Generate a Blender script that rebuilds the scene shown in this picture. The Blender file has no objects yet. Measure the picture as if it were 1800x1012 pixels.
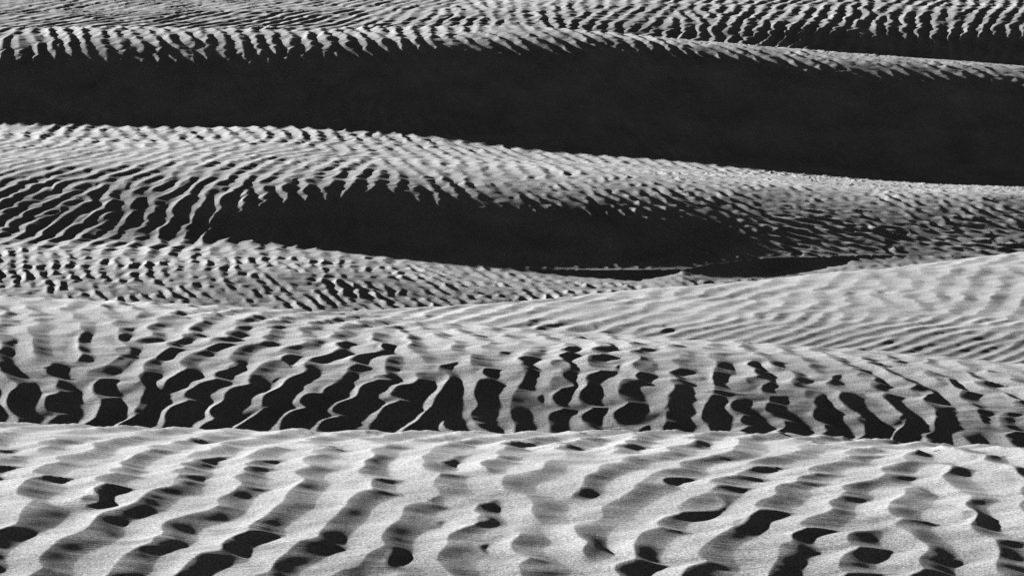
import bpy, bmesh, math, random
import numpy as np

# ------------------------------------------------------------------ camera, sky, sun, exposure
scene = bpy.context.scene
R = math.radians
CAM_H = 8.0                      # the camera stands on a high dune
PITCH = 9.0                      # degrees below the horizon
FPX = 6836.0                     # focal length in photo pixels (photo 1800 x 1012)
SUN_ELEV, SUN_AZ = 12.5, 48.0    # degrees; azimuth measured from straight ahead to the left

cam_data = bpy.data.cameras.new('camera')
cam = bpy.data.objects.new('camera', cam_data)
scene.collection.objects.link(cam)
cam.location = (0, 0, CAM_H)
cam.rotation_euler = (R(90 - PITCH), 0, 0)
cam_data.sensor_width = 36
cam_data.lens = 36 * FPX / 1800
cam_data.clip_start = 0.5
cam_data.clip_end = 9000
scene.camera = cam

world = bpy.data.worlds.new('World')
scene.world = world
world.use_nodes = True
wn, wl = world.node_tree.nodes, world.node_tree.links
wn.clear()
sky = wn.new('ShaderNodeTexSky')
sky.sky_type = 'NISHITA'
sky.sun_disc = False
sky.sun_elevation = R(SUN_ELEV)
sky.sun_rotation = R(-SUN_AZ)
sky.altitude = 3000
sky.air_density = 0.30
sky.dust_density = 0.0
sky.ozone_density = 1.0
sep = wn.new('ShaderNodeSeparateColor')      # black-and-white film behind a red filter sees the sky's red only
bg = wn.new('ShaderNodeBackground')
bg.inputs['Strength'].default_value = 0.05
wout = wn.new('ShaderNodeOutputWorld')
wl.new(sky.outputs[0], sep.inputs[0])
wl.new(sep.outputs[0], bg.inputs['Color'])
wl.new(bg.outputs[0], wout.inputs['Surface'])

sun_data = bpy.data.lights.new('sun', 'SUN')
sun_data.energy = 5.0
sun_data.angle = R(0.8)
sun_data.color = (1, 1, 1)
sun = bpy.data.objects.new('sun', sun_data)
scene.collection.objects.link(sun)
sun.location = (-30, 40, 30)
# the lamp looks along -Z: point it from the far left down to the right and the viewer
sun.rotation_euler = (R(-(90 - SUN_ELEV)), 0, R(SUN_AZ))

scene.view_settings.view_transform = 'Standard'
scene.view_settings.look = 'None'
scene.view_settings.gamma = 1
scene.view_settings.use_curve_mapping = False
scene.view_settings.exposure = 1.72
scene.cycles.max_bounces = 3
scene.cycles.diffuse_bounces = 0
scene.cycles.use_denoising = False

# ------------------------------------------------------------------ dune profiles
D2R = math.pi / 180


def tdep(y):
    return np.tan((PITCH + np.degrees(np.arctan((np.asarray(y, float) - 506) / FPX))) * D2R)


def chain(y0, d0, segs):
    """knots (d, z) of a face that starts on sight line y0 at distance d0, then climbs or falls by the given slopes"""
    out = [(d0, -d0 * tdep(y0))]
    for y, s in segs:
        d1, z1 = out[-1]
        s = math.tan(s * D2R)
        d = (s * d1 - z1) / (s + tdep(y))
        out.append((d, z1 + s * (d - d1)))
    return out


def at(y0, d0, pts):
    """knots on given sight lines at given distances"""
    return [(d, -d * tdep(y)) for y, d in [(y0, d0)] + pts]


def back(out, steps):
    """far side of a dune: falls by (distance, slope) steps"""
    for dd, s in steps:
        d, z = out[-1]
        out.append((d + dd, z + dd * math.tan(s * D2R)))
    return out


COLS = [-500, 0, 450, 900, 1350, 1800, 2300]


def column(i):
    k = []
    # foreground dune
    yc = [735, 738, 741, 750, 760, 778, 790][i]
    f = [(9.0, -3.75)] + chain(1040, 14.3, [(950, 5), (880, 2), (825, -2), (yc + 34, -5.5), (yc + 4, -8.0)])
    k += back(f, [(1.0, -14), (1.2, -17)])
    # rippled dune behind it
    y0 = yc + 10
    ys = [500, 510, 535, 568, 602, 634, 665][i]
    fr = lambda q: y0 + q * (ys - y0)
    st = [18, 18, 18, 18, 17, 16, 16][i]
    m = chain(y0, 25.5, [(fr(.25), st + .3), (fr(.46), 12), (fr(.68), 6), (fr(.86), -1), (fr(.985), -6)])
    k.append((24.4, m[0][1] - .15))
    k += back(m, [(0.8, -14), (0.9, -14)])
    # pale dune on the right (dips out of sight to the left)
    a = [575, 575, 578, 585, 612, 645, 680][i]
    b = [545, 545, 552, 524, 483, 432, 405][i]
    gr = lambda q: a + q * (b - a)
    p = chain(a, [33, 32.6, 32.2, 31.2, 30.6, 30.2, 30.0][i], [(gr(.3), 2), (gr(.6), -2.5), (gr(.85), -4.5), (gr(.98), -5.2)])
    k += back(p, [(0.8, -13)])
    # low flat
    fe = [412, 418, 425, 452, 458, 452, 440][i]
    ze = -49.5 * tdep(fe)
    up, lo = [1, 1, 1, 1.5, 6, 8, 8][i], [7, 7, 7, 7, 8, 8, 8][i]
    zm = ze - 2.2 * math.tan(up * D2R)
    q = [(45.2, zm - 2.1 * math.tan(lo * D2R)), (47.3, zm), (49.5, ze)]
    k += q
    # dark-faced dune behind the flat, with the long plateau on top
    face = [[(345, 12), (318, 11), (290, 4)], [(345, 13), (318, 11), (290, 4)], [(350, 22), (318, 12), (290, 4)],
            [(362, 21.5), (325, 13), (300, 4)], [(385, 17), (345, 13), (322, 5)], [(395, 14), (360, 12.5), (342, 7)],
            [(420, 13), (385, 13), (355, 8)]][i]
    A = chain(fe, 49.5, face)
    A += at([240, 240, 240, 266, 305, 327, 338][i], 58.2, [([212, 212, 214, 243, 284, 309, 322][i], 60.3)])
    k += A[1:]
    # the big dark-faced dune
    ya = [212, 212, 214, 243, 284, 309, 322][i]
    yb = [92, 96, 98, 98, 122, 150, 175][i]
    yt = [45, 46, 45, 46, 79, 117, 150][i]
    B = chain(ya, 60.3, [(yb + 8, 24), (yb - .5 * (yb - yt), 16.5), (yb - .78 * (yb - yt), 8), (yb - .97 * (yb - yt), -1)])
    k += B[1:]
    k = back(k, [(1.0, -11), (0.8, -12)])
    # the farthest dune
    d0, zz = k[-1]
    y1 = [60, 60, 60, 60, 95, 128, 165][i]
    d1 = max(d0 + 1.2, 69)
    C = [(chain(y1, d1, [(30, 3), (5, 2), (-40, 0), (-90, -1)])),
         (chain(y1, d1, [(30, 3), (5, 2), (-40, 0), (-90, -1)])),
         (chain(y1, d1, [(30, 4), (5, 2), (-40, 0), (-90, -1)])),
         (chain(y1, d1, [(30, 6), (5, 3), (-40, 0), (-90, -1)])),
         (chain(y1, d1, [(50, 16), (10, 7), (-40, 0), (-90, -1)])),
         (chain(y1, d1, [(56, 23), (22, 10), (-40, 1), (-90, -1)])),
         (chain(y1, d1, [(60, 23), (22, 10), (-40, 1), (-90, -1)]))][i]
    k += C
    k = back(k, [(4, -4), (14, -1)])
    return np.array(k)


KN = np.array([column(i) for i in range(len(COLS))])         # column, knot, (d, z)
NK = KN.shape[1]
assert (np.diff(KN[:, :, 0], axis=1) > 0).all(), np.argwhere(np.diff(KN[:, :, 0], axis=1) <= 0)


def pchip(x, y, xn):
    x = np.asarray(x, float); y = np.asarray(y, float)
    h = np.diff(x); dl = np.diff(y) / h
    m = np.zeros_like(y)
    for i in range(1, len(x) - 1):
        if dl[i - 1] * dl[i] > 0:
            w1 = 2 * h[i] + h[i - 1]; w2 = h[i] + 2 * h[i - 1]
            m[i] = (w1 + w2) / (w1 / dl[i - 1] + w2 / dl[i])
    m[0], m[-1] = dl[0], dl[-1]
    j = np.clip(np.searchsorted(x, xn) - 1, 0, len(x) - 2)
    t = (xn - x[j]) / h[j]
    return ((1 + 2 * t) * (1 - t) ** 2 * y[j] + t * (1 - t) ** 2 * h[j] * m[j]
            + t * t * (3 - 2 * t) * y[j + 1] + t * t * (t - 1) * h[j] * m[j + 1])


def smooth1(a, sig):
    n = int(3 * sig) + 1
    w = np.exp(-.5 * (np.arange(-n, n + 1) / sig) ** 2); w /= w.sum()
    p = np.pad(a, n, mode='edge')
    # keep the end slopes
    return np.convolve(p, w, 'valid')


DG = np.arange(9.0, 92.0, 0.04)
UC = np.arange(-700, 2501, 25.0)
PROF = np.zeros((len(UC), len(DG)))
BND = np.zeros((len(UC), NK))
for a_, u in enumerate(UC):
    kd = np.array([pchip(COLS, KN[:, j, 0], np.array([np.clip(u, -500, 2300)]))[0] for j in range(NK)])
    kz = np.array([pchip(COLS, KN[:, j, 1], np.array([np.clip(u, -500, 2300)]))[0] for j in range(NK)])
    BND[a_] = kd
    z = np.interp(DG, kd, kz)
    PROF[a_] = np.where(DG < 31, smooth1(z, 7), np.where((DG > 44) & (DG < 52), smooth1(z, 6), smooth1(z, 8)))
for r in range(PROF.shape[1]):
    PROF[:, r] = smooth1(PROF[:, r], 2.0)

# ------------------------------------------------------------------ spectral fields on a world grid
GX0, GY0, GS = -15.36, 8.8, 0.03
NX, NY = 1024, 2560
rng = np.random.default_rng(12)
FX = np.fft.rfftfreq(NX, GS)[None, :]
FY = np.fft.fftfreq(NY, GS)[:, None]


def noise_field(lx, ly, seed):
    g = np.random.default_rng(seed).normal(size=(NY, NX))
    f = np.fft.irfft2(np.fft.rfft2(g) * np.exp(-.5 * ((FX * lx) ** 2 + (FY * ly) ** 2) * 4), s=(NY, NX))
    return f / f.std()


LAM = 0.30
# where the ripples turn, tighten and fade: (u, d, crest angle, wavelength factor, height factor)
CTRL = [
    (0, 15, 6, 0.9, 1.16), (450, 15, 2, 0.9, 1.16), (900, 15, -2, 0.9, 1.16), (1300, 15, 24, 0.9, 1.16), (1750, 15, -6, 0.9, 1.16),
    (0, 17, 10, 0.9, 1.14), (600, 17, 6, 0.9, 1.14), (1200, 17, 16, 0.9, 1.14), (1800, 17, 0, 0.9, 1.14),
    (0, 20, 6, 0.9, 1.05), (600, 20, 8, 0.9, 1.05), (1200, 20, 8, 0.9, 1.05), (1800, 20, 4, 0.9, 1.05),
    (0, 26, 8, 0.9, 1.1), (250, 25.8, 6, 0.9, 1.1), (500, 26, 28, 0.9, 1.1), (750, 26, 4, 0.9, 1.1), (1100, 26, -6, 0.9, 1.1), (1500, 26, -8, 0.9, 1.1),
    (1800, 26, -10, 0.9, 1.1), (300, 28.5, 2, 0.9, 1), (1000, 28.5, -6, 0.9, 1), (1600, 28.5, -10, 0.9, 1),
    (1000, 32, 20, 0.9, 0.8), (1400, 31, 40, 0.46, 0.9), (1800, 30.6, 46, 0.46, 0.9), (1400, 33.2, 6, 0.9, 0.7), (1800, 33.2, 4, 0.9, 0.7), (1400, 36, 2, 0.9, 0.55), (1800, 37, 2, 0.9, 0.55),
    (0, 45.5, -30, 0.62, 1.4), (500, 45.5, -34, 0.62, 1.4), (900, 45.5, -38, 0.62, 1.4), (1300, 45, -45, 0.62, 1.6),
    (0, 47.6, -10, 0.62, 1.4), (500, 47.6, -12, 0.62, 1.4), (900, 47.6, -16, 0.62, 1.4), (300, 49.2, -4, 0.9, 1.6), (800, 49.2, -4, 0.9, 1.6), (1400, 48.5, -45, 0.62, 2), (1750, 48.5, -45, 0.62, 2),
    (0, 51, 34, 0.9, 1.05), (300, 51, 28, 0.9, 1.05), (600, 51.3, 8, 0.9, 0.9), (900, 50.5, -35, 0.62, 0.6), (1150, 50.5, -48, 0.62, 1.6),
    (1500, 50.5, -46, 0.62, 1.9), (1800, 50.5, -44, 0.62, 1.9),
    (0, 55, 20, 0.9, 1.1), (500, 53.5, 14, 0.9, 1.4), (900, 52.5, -4, 0.9, 1.5), (1300, 53, -20, 0.62, 1.6), (1700, 53, -36, 0.62, 1.7),
    (100, 58, -4, 0.9, 1.7), (500, 58, -6, 0.9, 1.7), (900, 58, -12, 0.9, 1.6), (1300, 58, -20, 0.62, 1.5), (1700, 58, -30, 0.62, 1.5),
    (0, 56.5, 4, 0.9, 0.6), (450, 56.3, 2, 0.9, 0.6), (850, 56, -6, 0.9, 0.8),
    (100, 59.5, -4, 0.9, 2), (500, 59.4, -6, 0.9, 2), (900, 59.2, -10, 0.9, 1.8), (1300, 59, -14, 0.9, 1.6),
    (200, 61.2, -45, 0.62, 0.5), (900, 61.2, -50, 0.62, 0.5), (1600, 61.2, -50, 0.62, 0.5),
    (0, 63, 12, 0.9, 2), (450, 63, 2, 0.9, 2), (900, 63, -10, 0.9, 1.8), (1300, 64, -22, 0.9, 1.6), (1700, 64.5, -30, 0.9, 1.6),
    (0, 70, 40, 0.9, 1.3), (450, 70, 42, 0.9, 1.3), (900, 70, 0, 0.9, 1.3), (1400, 70, 16, 0.9, 1.5), (1800, 71, 10, 0.9, 1.5),
]
cs = 16                                                       # control fields live on a coarse grid
gx = GX0 + GS * cs * np.arange(NX // cs)
gy = GY0 + GS * cs * np.arange(NY // cs)
GXX, GYY = np.meshgrid(gx, gy)
GU = 900 + FPX * GXX / (GYY * 1.0127)
wsum = 0; phi_c = 0; lam_c = 0; amp_c = 0
for (u, d, ph, lm, am) in CTRL:
    w = np.exp(-((GU - u) / 260) ** 2 - ((GYY - d) / (1.0 + .018 * d)) ** 2) + 1e-9 / (1 + ((GU - u) / 300) ** 2 + ((GYY - d) / 2) ** 2)
    wsum = wsum + w; phi_c = phi_c + w * ph; lam_c = lam_c + w * math.log(lm); amp_c = amp_c + w * am
phi_c, lam_c, amp_c = phi_c / wsum, np.exp(lam_c / wsum), amp_c / wsum


def upfield(c):
    yy = (np.arange(NY)) / cs; xx = (np.arange(NX)) / cs
    y0 = np.clip(yy.astype(int), 0, c.shape[0] - 2); x0 = np.clip(xx.astype(int), 0, c.shape[1] - 2)
    fy = np.clip(yy - y0, 0, 1)[:, None]; fx = np.clip(xx - x0, 0, 1)[None, :]
    A = c[y0][:, x0]; B = c[y0][:, x0 + 1]; C = c[y0 + 1][:, x0]; D = c[y0 + 1][:, x0 + 1]
    return A * (1 - fy) * (1 - fx) + B * (1 - fy) * fx + C * fy * (1 - fx) + D * fy * fx


PHI = upfield(phi_c) + 5 * noise_field(1.0, 1.6, 5)
LMF = upfield(lam_c)
AMP = upfield(amp_c)

# ripples grow out of noise under oriented filters, the way a wind orders sand
FILT = [(p, l) for l in (0.9, 0.62, 0.46) for p in (-55, -30, -8, 14, 36)]
W = []
for (p, l) in FILT:
    W.append(np.exp(-((PHI - p) / 13) ** 2 - ((np.log(LMF) - math.log(l)) / .12) ** 2) + 1e-12)
WS = sum(W)
W = [(w / WS).astype(np.float32) for w in W]
G = []
for (p, l) in FILT:
    nx, ny = math.cos(p * D2R), -math.sin(p * D2R)
    tx, ty = math.sin(p * D2R), math.cos(p * D2R)
    kn = FX * nx + FY * ny; kt = FX * tx + FY * ty
    k0 = 1 / (LAM * l)
    kr = np.sqrt(kn ** 2 + kt ** 2)
    G.append(((np.exp(-((kr - k0) / (.24 * k0)) ** 2) * np.exp(-(kt / (.38 * k0)) ** 2)).astype(np.float32), np.sign(kn).astype(np.float32)))
h = rng.normal(size=(NY, NX))
for it in range(7):
    H = np.fft.rfft2(h)
    s = np.zeros((NY, NX))
    for w, (g, sg) in zip(W, G):
        if w.max() > .02:
            s += w * np.fft.irfft2(H * g, s=(NY, NX))
    if it < 6:
        s /= s.std()
        h = np.tanh(1.1 * s)
q = np.zeros((NY, NX))                                        # quadrature: together they give every point's place between two crests
for w, (g, sg) in zip(W, G):
    if w.max() > .02:
        q += w * np.fft.irfft2(H * g * (-1j * sg), s=(NY, NX))
am = np.sqrt(s * s + q * q)
am_mean = am.mean()
RC, RS = s / am_mean, q / am_mean
COSP, SINP = np.cos(PHI * D2R), np.sin(PHI * D2R)
CUSP = noise_field(.4, .30, 21)
MOD = noise_field(.5, .6, 23)
BREAK = noise_field(.2, .15, 27)
UND = noise_field(2.6, 1.6, 31)
FINE = noise_field(.34, .048, 41) * np.clip(.9 + .7 * noise_field(.7, .5, 47), 0, 2)
FINE2 = noise_field(.06, .06, 43)
FINE3 = noise_field(.15, .12, 53)


def lin(F, X, Y):
    fx = np.clip((X - GX0) / GS, 0, NX - 1.001); fy = np.clip((Y - GY0) / GS, 0, NY - 1.001)
    x0 = fx.astype(np.int32); y0 = fy.astype(np.int32); fx = fx - x0; fy = fy - y0
    F = F.ravel(); i = y0 * NX + x0
    return (F[i] * (1 - fx) + F[i + 1] * fx) * (1 - fy) + (F[i + NX] * (1 - fx) + F[i + NX + 1] * fx) * fy


def cub(F, X, Y):
    fx = np.clip((X - GX0) / GS, 1, NX - 3.001); fy = np.clip((Y - GY0) / GS, 1, NY - 3.001)
    x0 = fx.astype(np.int32); y0 = fy.astype(np.int32); tx = fx - x0; ty = fy - y0
    F = F.ravel(); i = y0 * NX + x0
    def wts(t):                                              # cubic B-spline: smooth slopes, no overshoot
        return ((1 - t) ** 3 / 6, (3 * t ** 3 - 6 * t ** 2 + 4) / 6, (-3 * t ** 3 + 3 * t ** 2 + 3 * t + 1) / 6, t ** 3 / 6)
    wx, wy = wts(tx), wts(ty)
    r = 0
    for b in range(4):
        q = 0
        for a in range(4):
            q = q + wx[a] * F[i + (b - 1) * NX + (a - 1)]
        r = r + wy[b] * q
    return r


# ------------------------------------------------------------------ mesh grid: columns fan out from the viewpoint, rows by distance
uu = np.arange(-100, 1901, 2.05)
NSIDE = 110                                                   # the dunes go on to both sides, beyond the view
# rows: dense where the ground is in view
mid = PROF[[np.argmin(abs(UC - c)) for c in (50, 500, 900, 1350, 1750)]]
v = 506 + FPX * np.tan(np.arctan2(-mid, DG[None, :]) - PITCH * D2R)
vis = np.zeros(len(DG))
for row in v:
    run = np.minimum.accumulate(row)
    dv = np.maximum(-np.diff(run, prepend=run[0]), 0)
    vis = np.maximum(vis, np.where(run < 1060, dv, dv * .1))
dens = np.maximum(vis * .72, 0.04 / 0.09)
dens = np.minimum(dens, 0.04 / 0.006)
dens = smooth1(dens, 5)
dens[DG < 13.5] = .04 / .06
dens[DG > 76] = .04 / .25
cum = np.cumsum(dens)
NR = int(cum[-1])
dd = np.interp(np.linspace(cum[0], cum[-1], NR), cum, DG)
print('grid', len(uu) + 2 * NSIDE, NR, (len(uu) + 2 * NSIDE) * NR * 2 / 1e6, 'M tris')
XX = (uu[None, :] - 900) / FPX * dd[:, None] * 1.0127
side = (np.arange(1, NSIDE + 1) / NSIDE)[None, :]
side = .25 * side + .75 * side ** 2.2
XL = XX[:, :1] + (-15.2 - XX[:, :1]) * side[:, ::-1]
XR = XX[:, -1:] + (15.2 - XX[:, -1:]) * side
XX = np.concatenate([XL, XX, XR], axis=1)
DD = np.repeat(dd[:, None], XX.shape[1], axis=1)
UU = 900 + FPX * XX / (DD * 1.0127)


def macro(U, D):
    fu = np.clip((U - UC[0]) / 25, 1, len(UC) - 3.001); fd = np.clip((D - DG[0]) / .04, 1, len(DG) - 3.001)
    a = fu.astype(np.int32); b = fd.astype(np.int32); s = fu - a; t = fd - b
    def wts(t):
        return ((1 - t) ** 3 / 6, (3 * t ** 3 - 6 * t ** 2 + 4) / 6, (-3 * t ** 3 + 3 * t ** 2 + 3 * t + 1) / 6, t ** 3 / 6)
    ws, wt = wts(s), wts(t)
    F = PROF.ravel(); n = len(DG); i = a * n + b
    r = 0
    for p in range(4):
        q = 0
        for o in range(4):
            q = q + wt[o] * F[i + (p - 1) * n + (o - 1)]
        r = r + ws[p] * q
    return r


RIPPLE_H = 0.021
LEE = .48                                                     # share of a wavelength taken by the lee side


def ripples(X, Y):
    c, s_ = lin(COSP, X, Y), lin(SINP, X, Y)
    lf = LAM * lin(LMF, X, Y)
    n = cub(CUSP, X, Y)
    wv = (1.3 * np.tanh(np.sqrt(n * n + .02) / 1.3) - .7) * np.where(Y < 23, .26, np.where(Y < 30, .40, np.where(Y < 42, .24, .36))) * lf * np.minimum(lf / LAM, 1.0)              # crests run in arcs that meet in cusps
    X1, Y1 = X + wv * c, Y - wv * s_
    p, q_ = cub(RC, X1, Y1), cub(RS, X1, Y1)
    am = np.sqrt(p * p + q_ * q_)
    t = (np.arctan2(q_, p) / (2 * np.pi)) % 1.0               # 0 at the crest, growing downwind
    w = np.clip(t / LEE, 0, 1)
    prof = np.where(t < LEE, .38 * (.5 + .5 * np.cos(np.pi * w)) + .62 * (1 - w), np.maximum((t - LEE) / (1 - LEE), 0) ** 1.5)
    prof = prof - .42
    m = np.clip(1 + np.where(Y < 23, .16, .24) * cub(MOD, X, Y), .35, 1.5) * np.tanh(2.5 * am)
    bk = np.clip((.82 - lf / LAM) / .1, 0, 1) * (Y > 42)                # the tightest ripples break up into short scales
    m = m * (1 - bk + bk * np.clip(.8 + .65 * cub(BREAK, X, Y), .05, 2.2))
    spur = .09 * np.exp(-(n / .22) ** 2)                      # low spurs trail downwind from the cusps
    return RIPPLE_H * (lf / LAM) * lin(AMP, X, Y) * m * (prof + spur)


def scarp(X, Y, mask=False):
    """small slipped edge along the foot of the dark-faced dune"""
    us = np.array([880, 1000, 1120, 1200, 1260, 1360, 1440, 1510, 1640.])
    dc = np.array([48.8, 48.8, 48.9, 49.0, 49.25, 49.45, 49.5, 49.55, 49.6])
    hs = np.array([0, .045, .065, .01, .06, .09, .05, .01, 0])
    U = 900 + FPX * X / (Y * 1.0127)
    e = .012 * lin(FINE2, X, Y)
    dl = Y - pchip(us, dc, np.clip(U, 880, 1640)) + e
    hc = np.interp(U, us, hs)
    run = np.maximum(hc, .01) / math.tan(31 * D2R)
    if mask:                                                  # the freshly slipped face carries hardly any ripples
        return np.where((dl < .1) & (dl > -run - .5), np.clip(hc / .05, 0, 1), 0)
    return np.where(dl > 0, .12 * hc * np.exp(-np.maximum(dl, 0) / .25), hc * (np.clip(1.12 + dl / run, 0, 1.12) - 1) * np.exp(np.minimum(dl + run, 0) / 1.3))


def height(U, X, Y):
    return (macro(U, Y) + ripples(X, Y) * (1 - .85 * scarp(X, Y, True)) + scarp(X, Y) + .016 * cub(UND, X, Y)
            + .0008 * cub(FINE, X, Y) + .0015 * cub(FINE3, X, Y)) + CAM_H


ZZ = height(UU, XX, DD)

# ------------------------------------------------------------------ sand
def sand_material():
    m = bpy.data.materials.new('sand')
    m.use_nodes = True
    n, l = m.node_tree.nodes, m.node_tree.links
    b = n['Principled BSDF']
    b.inputs['Roughness'].default_value = .85
    b.inputs['Specular IOR Level'].default_value = .25
    tc = n.new('ShaderNodeTexCoord')
    def noise(scale, detail, vec=None, rough=.6):
        t = n.new('ShaderNodeTexNoise')
        t.inputs['Scale'].default_value = scale
        t.inputs['Detail'].default_value = detail
        t.inputs['Roughness'].default_value = rough
        l.new(vec or tc.outputs['Object'], t.inputs['Vector'])
        return t
    # grains: pale and dark mineral speckle
    grain = noise(85, 4, rough=.9)
    broad = noise(1.3, 4)
    mix = n.new('ShaderNodeMath'); mix.operation = 'MULTIPLY_ADD'
    l.new(grain.outputs['Fac'], mix.inputs[0]); mix.inputs[1].default_value = .82
    sub = n.new('ShaderNodeMath'); sub.operation = 'MULTIPLY'
    l.new(broad.outputs['Fac'], sub.inputs[0]); sub.inputs[1].default_value = .18
    l.new(sub.outputs[0], mix.inputs[2])
    ramp = n.new('ShaderNodeValToRGB')
    e = ramp.color_ramp.elements
    e[0].position = .39; e[0].color = (.075, .075, .075, 1)
    e[1].position = .64; e[1].color = (.58, .58, .58, 1)
    l.new(mix.outputs[0], ramp.inputs['Fac'])
    # glints of a few grains, painted as white dots in the base colour
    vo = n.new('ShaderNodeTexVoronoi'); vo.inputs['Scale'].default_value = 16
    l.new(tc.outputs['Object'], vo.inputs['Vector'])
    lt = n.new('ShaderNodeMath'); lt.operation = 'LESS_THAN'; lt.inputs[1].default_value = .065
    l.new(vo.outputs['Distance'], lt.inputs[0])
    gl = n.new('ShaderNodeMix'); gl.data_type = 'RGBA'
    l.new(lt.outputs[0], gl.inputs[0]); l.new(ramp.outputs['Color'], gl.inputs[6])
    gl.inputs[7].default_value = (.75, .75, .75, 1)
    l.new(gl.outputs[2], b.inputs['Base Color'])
    # wind-combed laminae and grain relief
    mp = n.new('ShaderNodeMapping')
    mp.inputs['Scale'].default_value = (2.0, 34, 34)
    mp.inputs['Rotation'].default_value = (0, 0, R(4))
    l.new(tc.outputs['Object'], mp.inputs['Vector'])
    lam = noise(1.0, 4, mp.outputs['Vector'], .65)
    lam.inputs['Distortion'].default_value = 1.2
    bp1 = n.new('ShaderNodeBump'); bp1.inputs['Strength'].default_value = .65; bp1.inputs['Distance'].default_value = .008
    patch = noise(2.5, 2)
    pr = n.new('ShaderNodeMapRange')
    pr.inputs['From Min'].default_value = .4; pr.inputs['From Max'].default_value = .62
    l.new(patch.outputs['Fac'], pr.inputs['Value'])
    lm_ = n.new('ShaderNodeMath'); lm_.operation = 'MULTIPLY'
    l.new(lam.outputs['Fac'], lm_.inputs[0]); l.new(pr.outputs['Result'], lm_.inputs[1])
    l.new(lm_.outputs[0], bp1.inputs['Height'])
    gr2 = noise(240, 1)
    bp2 = n.new('ShaderNodeBump'); bp2.inputs['Strength'].default_value = .3; bp2.inputs['Distance'].default_value = .003
    l.new(gr2.outputs['Fac'], bp2.inputs['Height'])
    l.new(bp1.outputs['Normal'], bp2.inputs['Normal'])
    l.new(bp2.outputs['Normal'], b.inputs['Normal'])
    return m


SAND = sand_material()

# knot numbers where one dune ends and the next begins
EDGE = [9, 17, 23, 26, 31, 37]
NAMES = [
    ('sand_dune', 'pale rippled sand dune nearest the viewer, filling the bottom of the view'),
    ('sand_dune', 'sand dune with large dark ripple hollows directly behind the nearest dune'),
    ('sand_dune', 'smooth pale dune with fine slanting streaks rising on the right'),
    ('sand_flat', 'low speckled sand flat between the middle dune and the first black slope'),
    ('sand_dune', 'rippled dune with a short black slope and a bright plateau on top'),
    ('sand_dune', 'largest dune with the long unbroken black slope under a fingered crest'),
    ('sand_dune', 'farthest rippled sand dune along the top of the view'),
]
nr, nc = ZZ.shape
fd = .5 * (DD[:-1, :-1] + DD[1:, 1:]); fu = .5 * (UU[:-1, :-1] + UU[:-1, 1:])
cls = np.zeros((nr - 1, nc - 1), np.int8)
for j in EDGE:
    cls += (fd > np.interp(fu, UC, BND[:, j])).astype(np.int8)
vid = np.arange(nr * nc).reshape(nr, nc)
quads = np.stack([vid[:-1, :-1], vid[:-1, 1:], vid[1:, 1:], vid[1:, :-1]], -1)
co = np.stack([XX, DD, ZZ], -1).reshape(-1, 3).astype(np.float32)


def mesh_object(name, verts, faces, mat):
    me = bpy.data.meshes.new(name)
    n = len(faces)
    me.vertices.add(len(verts)); me.vertices.foreach_set('co', np.ascontiguousarray(verts, np.float32).ravel())
    me.loops.add(n * 4); me.loops.foreach_set('vertex_index', np.ascontiguousarray(faces, np.int32).ravel())
    me.polygons.add(n)
    me.polygons.foreach_set('loop_start', np.arange(0, n * 4, 4, dtype=np.int32))
    me.polygons.foreach_set('loop_total', np.full(n, 4, np.int32))
    me.polygons.foreach_set('use_smooth', np.ones(n, bool))
    me.update(calc_edges=True)
    me.materials.append(mat)
    o = bpy.data.objects.new(name, me)
    scene.collection.objects.link(o)
    return o


for k, (nm, lab) in enumerate(NAMES):
    f = quads[cls == k]
    used, inv = np.unique(f, return_inverse=True)
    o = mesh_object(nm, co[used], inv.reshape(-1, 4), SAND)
    o['kind'] = 'structure'; o['label'] = lab; o['category'] = 'sand dune' if nm == 'sand_dune' else 'sand flat'

# open sand beyond and around, out to the horizon
r_in = np.linspace(-4000, 4000, 41)
pv = np.array([(x, y, CAM_H - 11.0) for y in r_in for x in r_in])
pid = np.arange(41 * 41).reshape(41, 41)
pf = np.stack([pid[:-1, :-1], pid[:-1, 1:], pid[1:, 1:], pid[1:, :-1]], -1).reshape(-1, 4)
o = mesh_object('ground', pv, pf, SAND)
o['kind'] = 'structure'; o['label'] = 'open sand plain lying around and beyond the dunes'; o['category'] = 'ground'

# ------------------------------------------------------------------ small dark twigs lying on the sand
TWIG = bpy.data.materials.new('dry_twig'); TWIG.use_nodes = True
tn, tl = TWIG.node_tree.nodes, TWIG.node_tree.links
tb = tn['Principled BSDF']; tb.inputs['Roughness'].default_value = .9
tx = tn.new('ShaderNodeTexNoise'); tx.inputs['Scale'].default_value = 90
tr = tn.new('ShaderNodeValToRGB')
tr.color_ramp.elements[0].color = (.015, .015, .015, 1); tr.color_ramp.elements[1].color = (.06, .06, .06, 1)
tl.new(tx.outputs['Fac'], tr.inputs['Fac']); tl.new(tr.outputs['Color'], tb.inputs['Base Color'])


def ground_on_sight(u, y, near, far):
    d = np.arange(near, far, .01)
    x = (u - 900) / FPX * d * 1.0127
    z = height(np.full_like(d, u), x, d)
    hit = np.argmax(z >= CAM_H - d * tdep(y))
    return x[hit], d[hit], z[hit]


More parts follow.
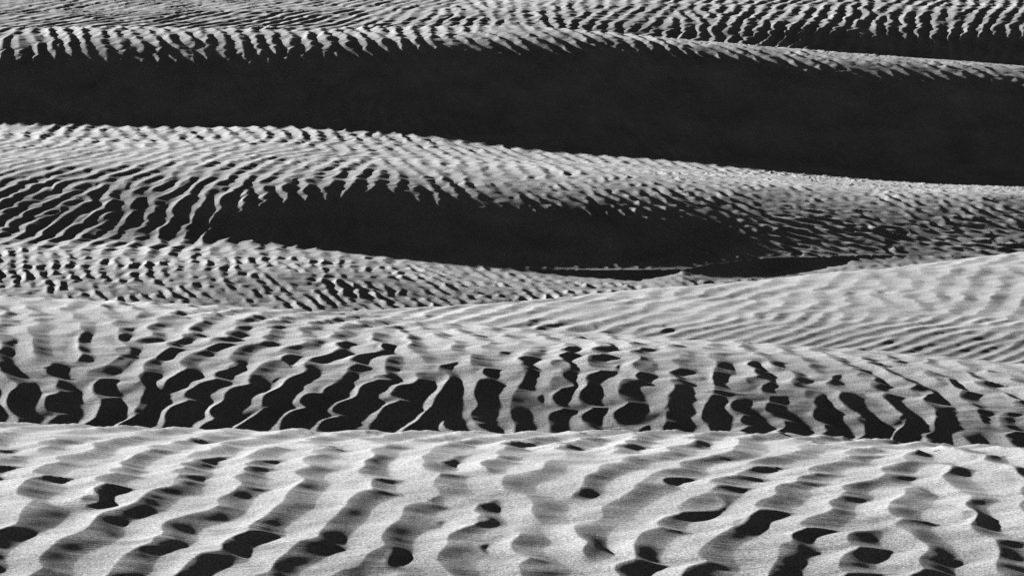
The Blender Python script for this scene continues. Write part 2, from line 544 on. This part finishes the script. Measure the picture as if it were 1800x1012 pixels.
def tube(bm, pts, radii, sides=6):
    rings = []
    for i, p in enumerate(pts):
        t = (pts[min(i + 1, len(pts) - 1)] - pts[max(i - 1, 0)]); t = t / np.linalg.norm(t)
        a = np.cross(t, (0, .1, 1)); a /= np.linalg.norm(a); b = np.cross(t, a)
        rings.append([bm.verts.new(p + radii[i] * (math.cos(k * math.tau / sides) * a + math.sin(k * math.tau / sides) * b)) for k in range(sides)])
    for r0, r1 in zip(rings, rings[1:]):
        for k in range(sides):
            bm.faces.new((r0[k], r0[(k + 1) % sides], r1[(k + 1) % sides], r1[k]))
    bm.faces.new(rings[0]); bm.faces.new(rings[-1][::-1])


def twig(u, y, near, far, length, turn, label, seed):
    rg = random.Random(seed)
    x, d, z = ground_on_sight(u, y, near, far)
    bm = bmesh.new()
    dirv = np.array((math.cos(turn), math.sin(turn), 0))
    side = np.array((-math.sin(turn), math.cos(turn), 0))
    n = 6
    pts = []
    for i in range(n):
        q = i / (n - 1) - .5
        p = dirv * q * length + side * length * .08 * math.sin(4 * q + seed)
        zz = height(np.array([900 + FPX * (x + p[0]) / ((d + p[1]) * 1.0127)]), np.array([x + p[0]]), np.array([d + p[1]]))[0]
        p[2] = zz - z + length * (.05 + .16 * max(0, q) * (seed % 3))
        pts.append(p)
    rad = [length * .055 * (1 - .11 * i) for i in range(n)]
    tube(bm, pts, rad)
    stub = pts[3]
    tube(bm, [stub, stub + dirv * length * .14 + side * length * .1 + np.array((0, 0, length * .1)),
              stub + dirv * length * .22 + side * length * .16 + np.array((0, 0, length * .16))],
         [rad[3] * .7, rad[3] * .5, rad[3] * .25], 5)
    me = bpy.data.meshes.new('twig'); bm.to_mesh(me); bm.free()
    me.materials.append(TWIG)
    o = bpy.data.objects.new('twig', me); scene.collection.objects.link(o)
    o.location = (x, d, z)
    o['label'] = label; o['category'] = 'twig'; o['group'] = 'dark twigs lying on the sand'


for a_ in [
    (80, 646, 25, 31, .050, .1, 'dark twig lying on the second dune between two ripple hollows at the far left', 1),
    (1026, 762, 16, 21, .038, -.2, 'dark twig just below the crest of the nearest dune, right of the middle', 2),
    (583, 786, 16, 21, .036, .15, 'thin dark twig near the crest of the nearest dune, left of the middle', 3),
    (1652, 792, 15, 21, .030, .3, 'tiny dark twig near the crest of the nearest dune towards the right edge', 4),
    (1619, 567, 30, 40, .050, .5, 'small dark twig on the smooth pale dune on the right, above its streaks', 5),
]:
    twig(*a_)
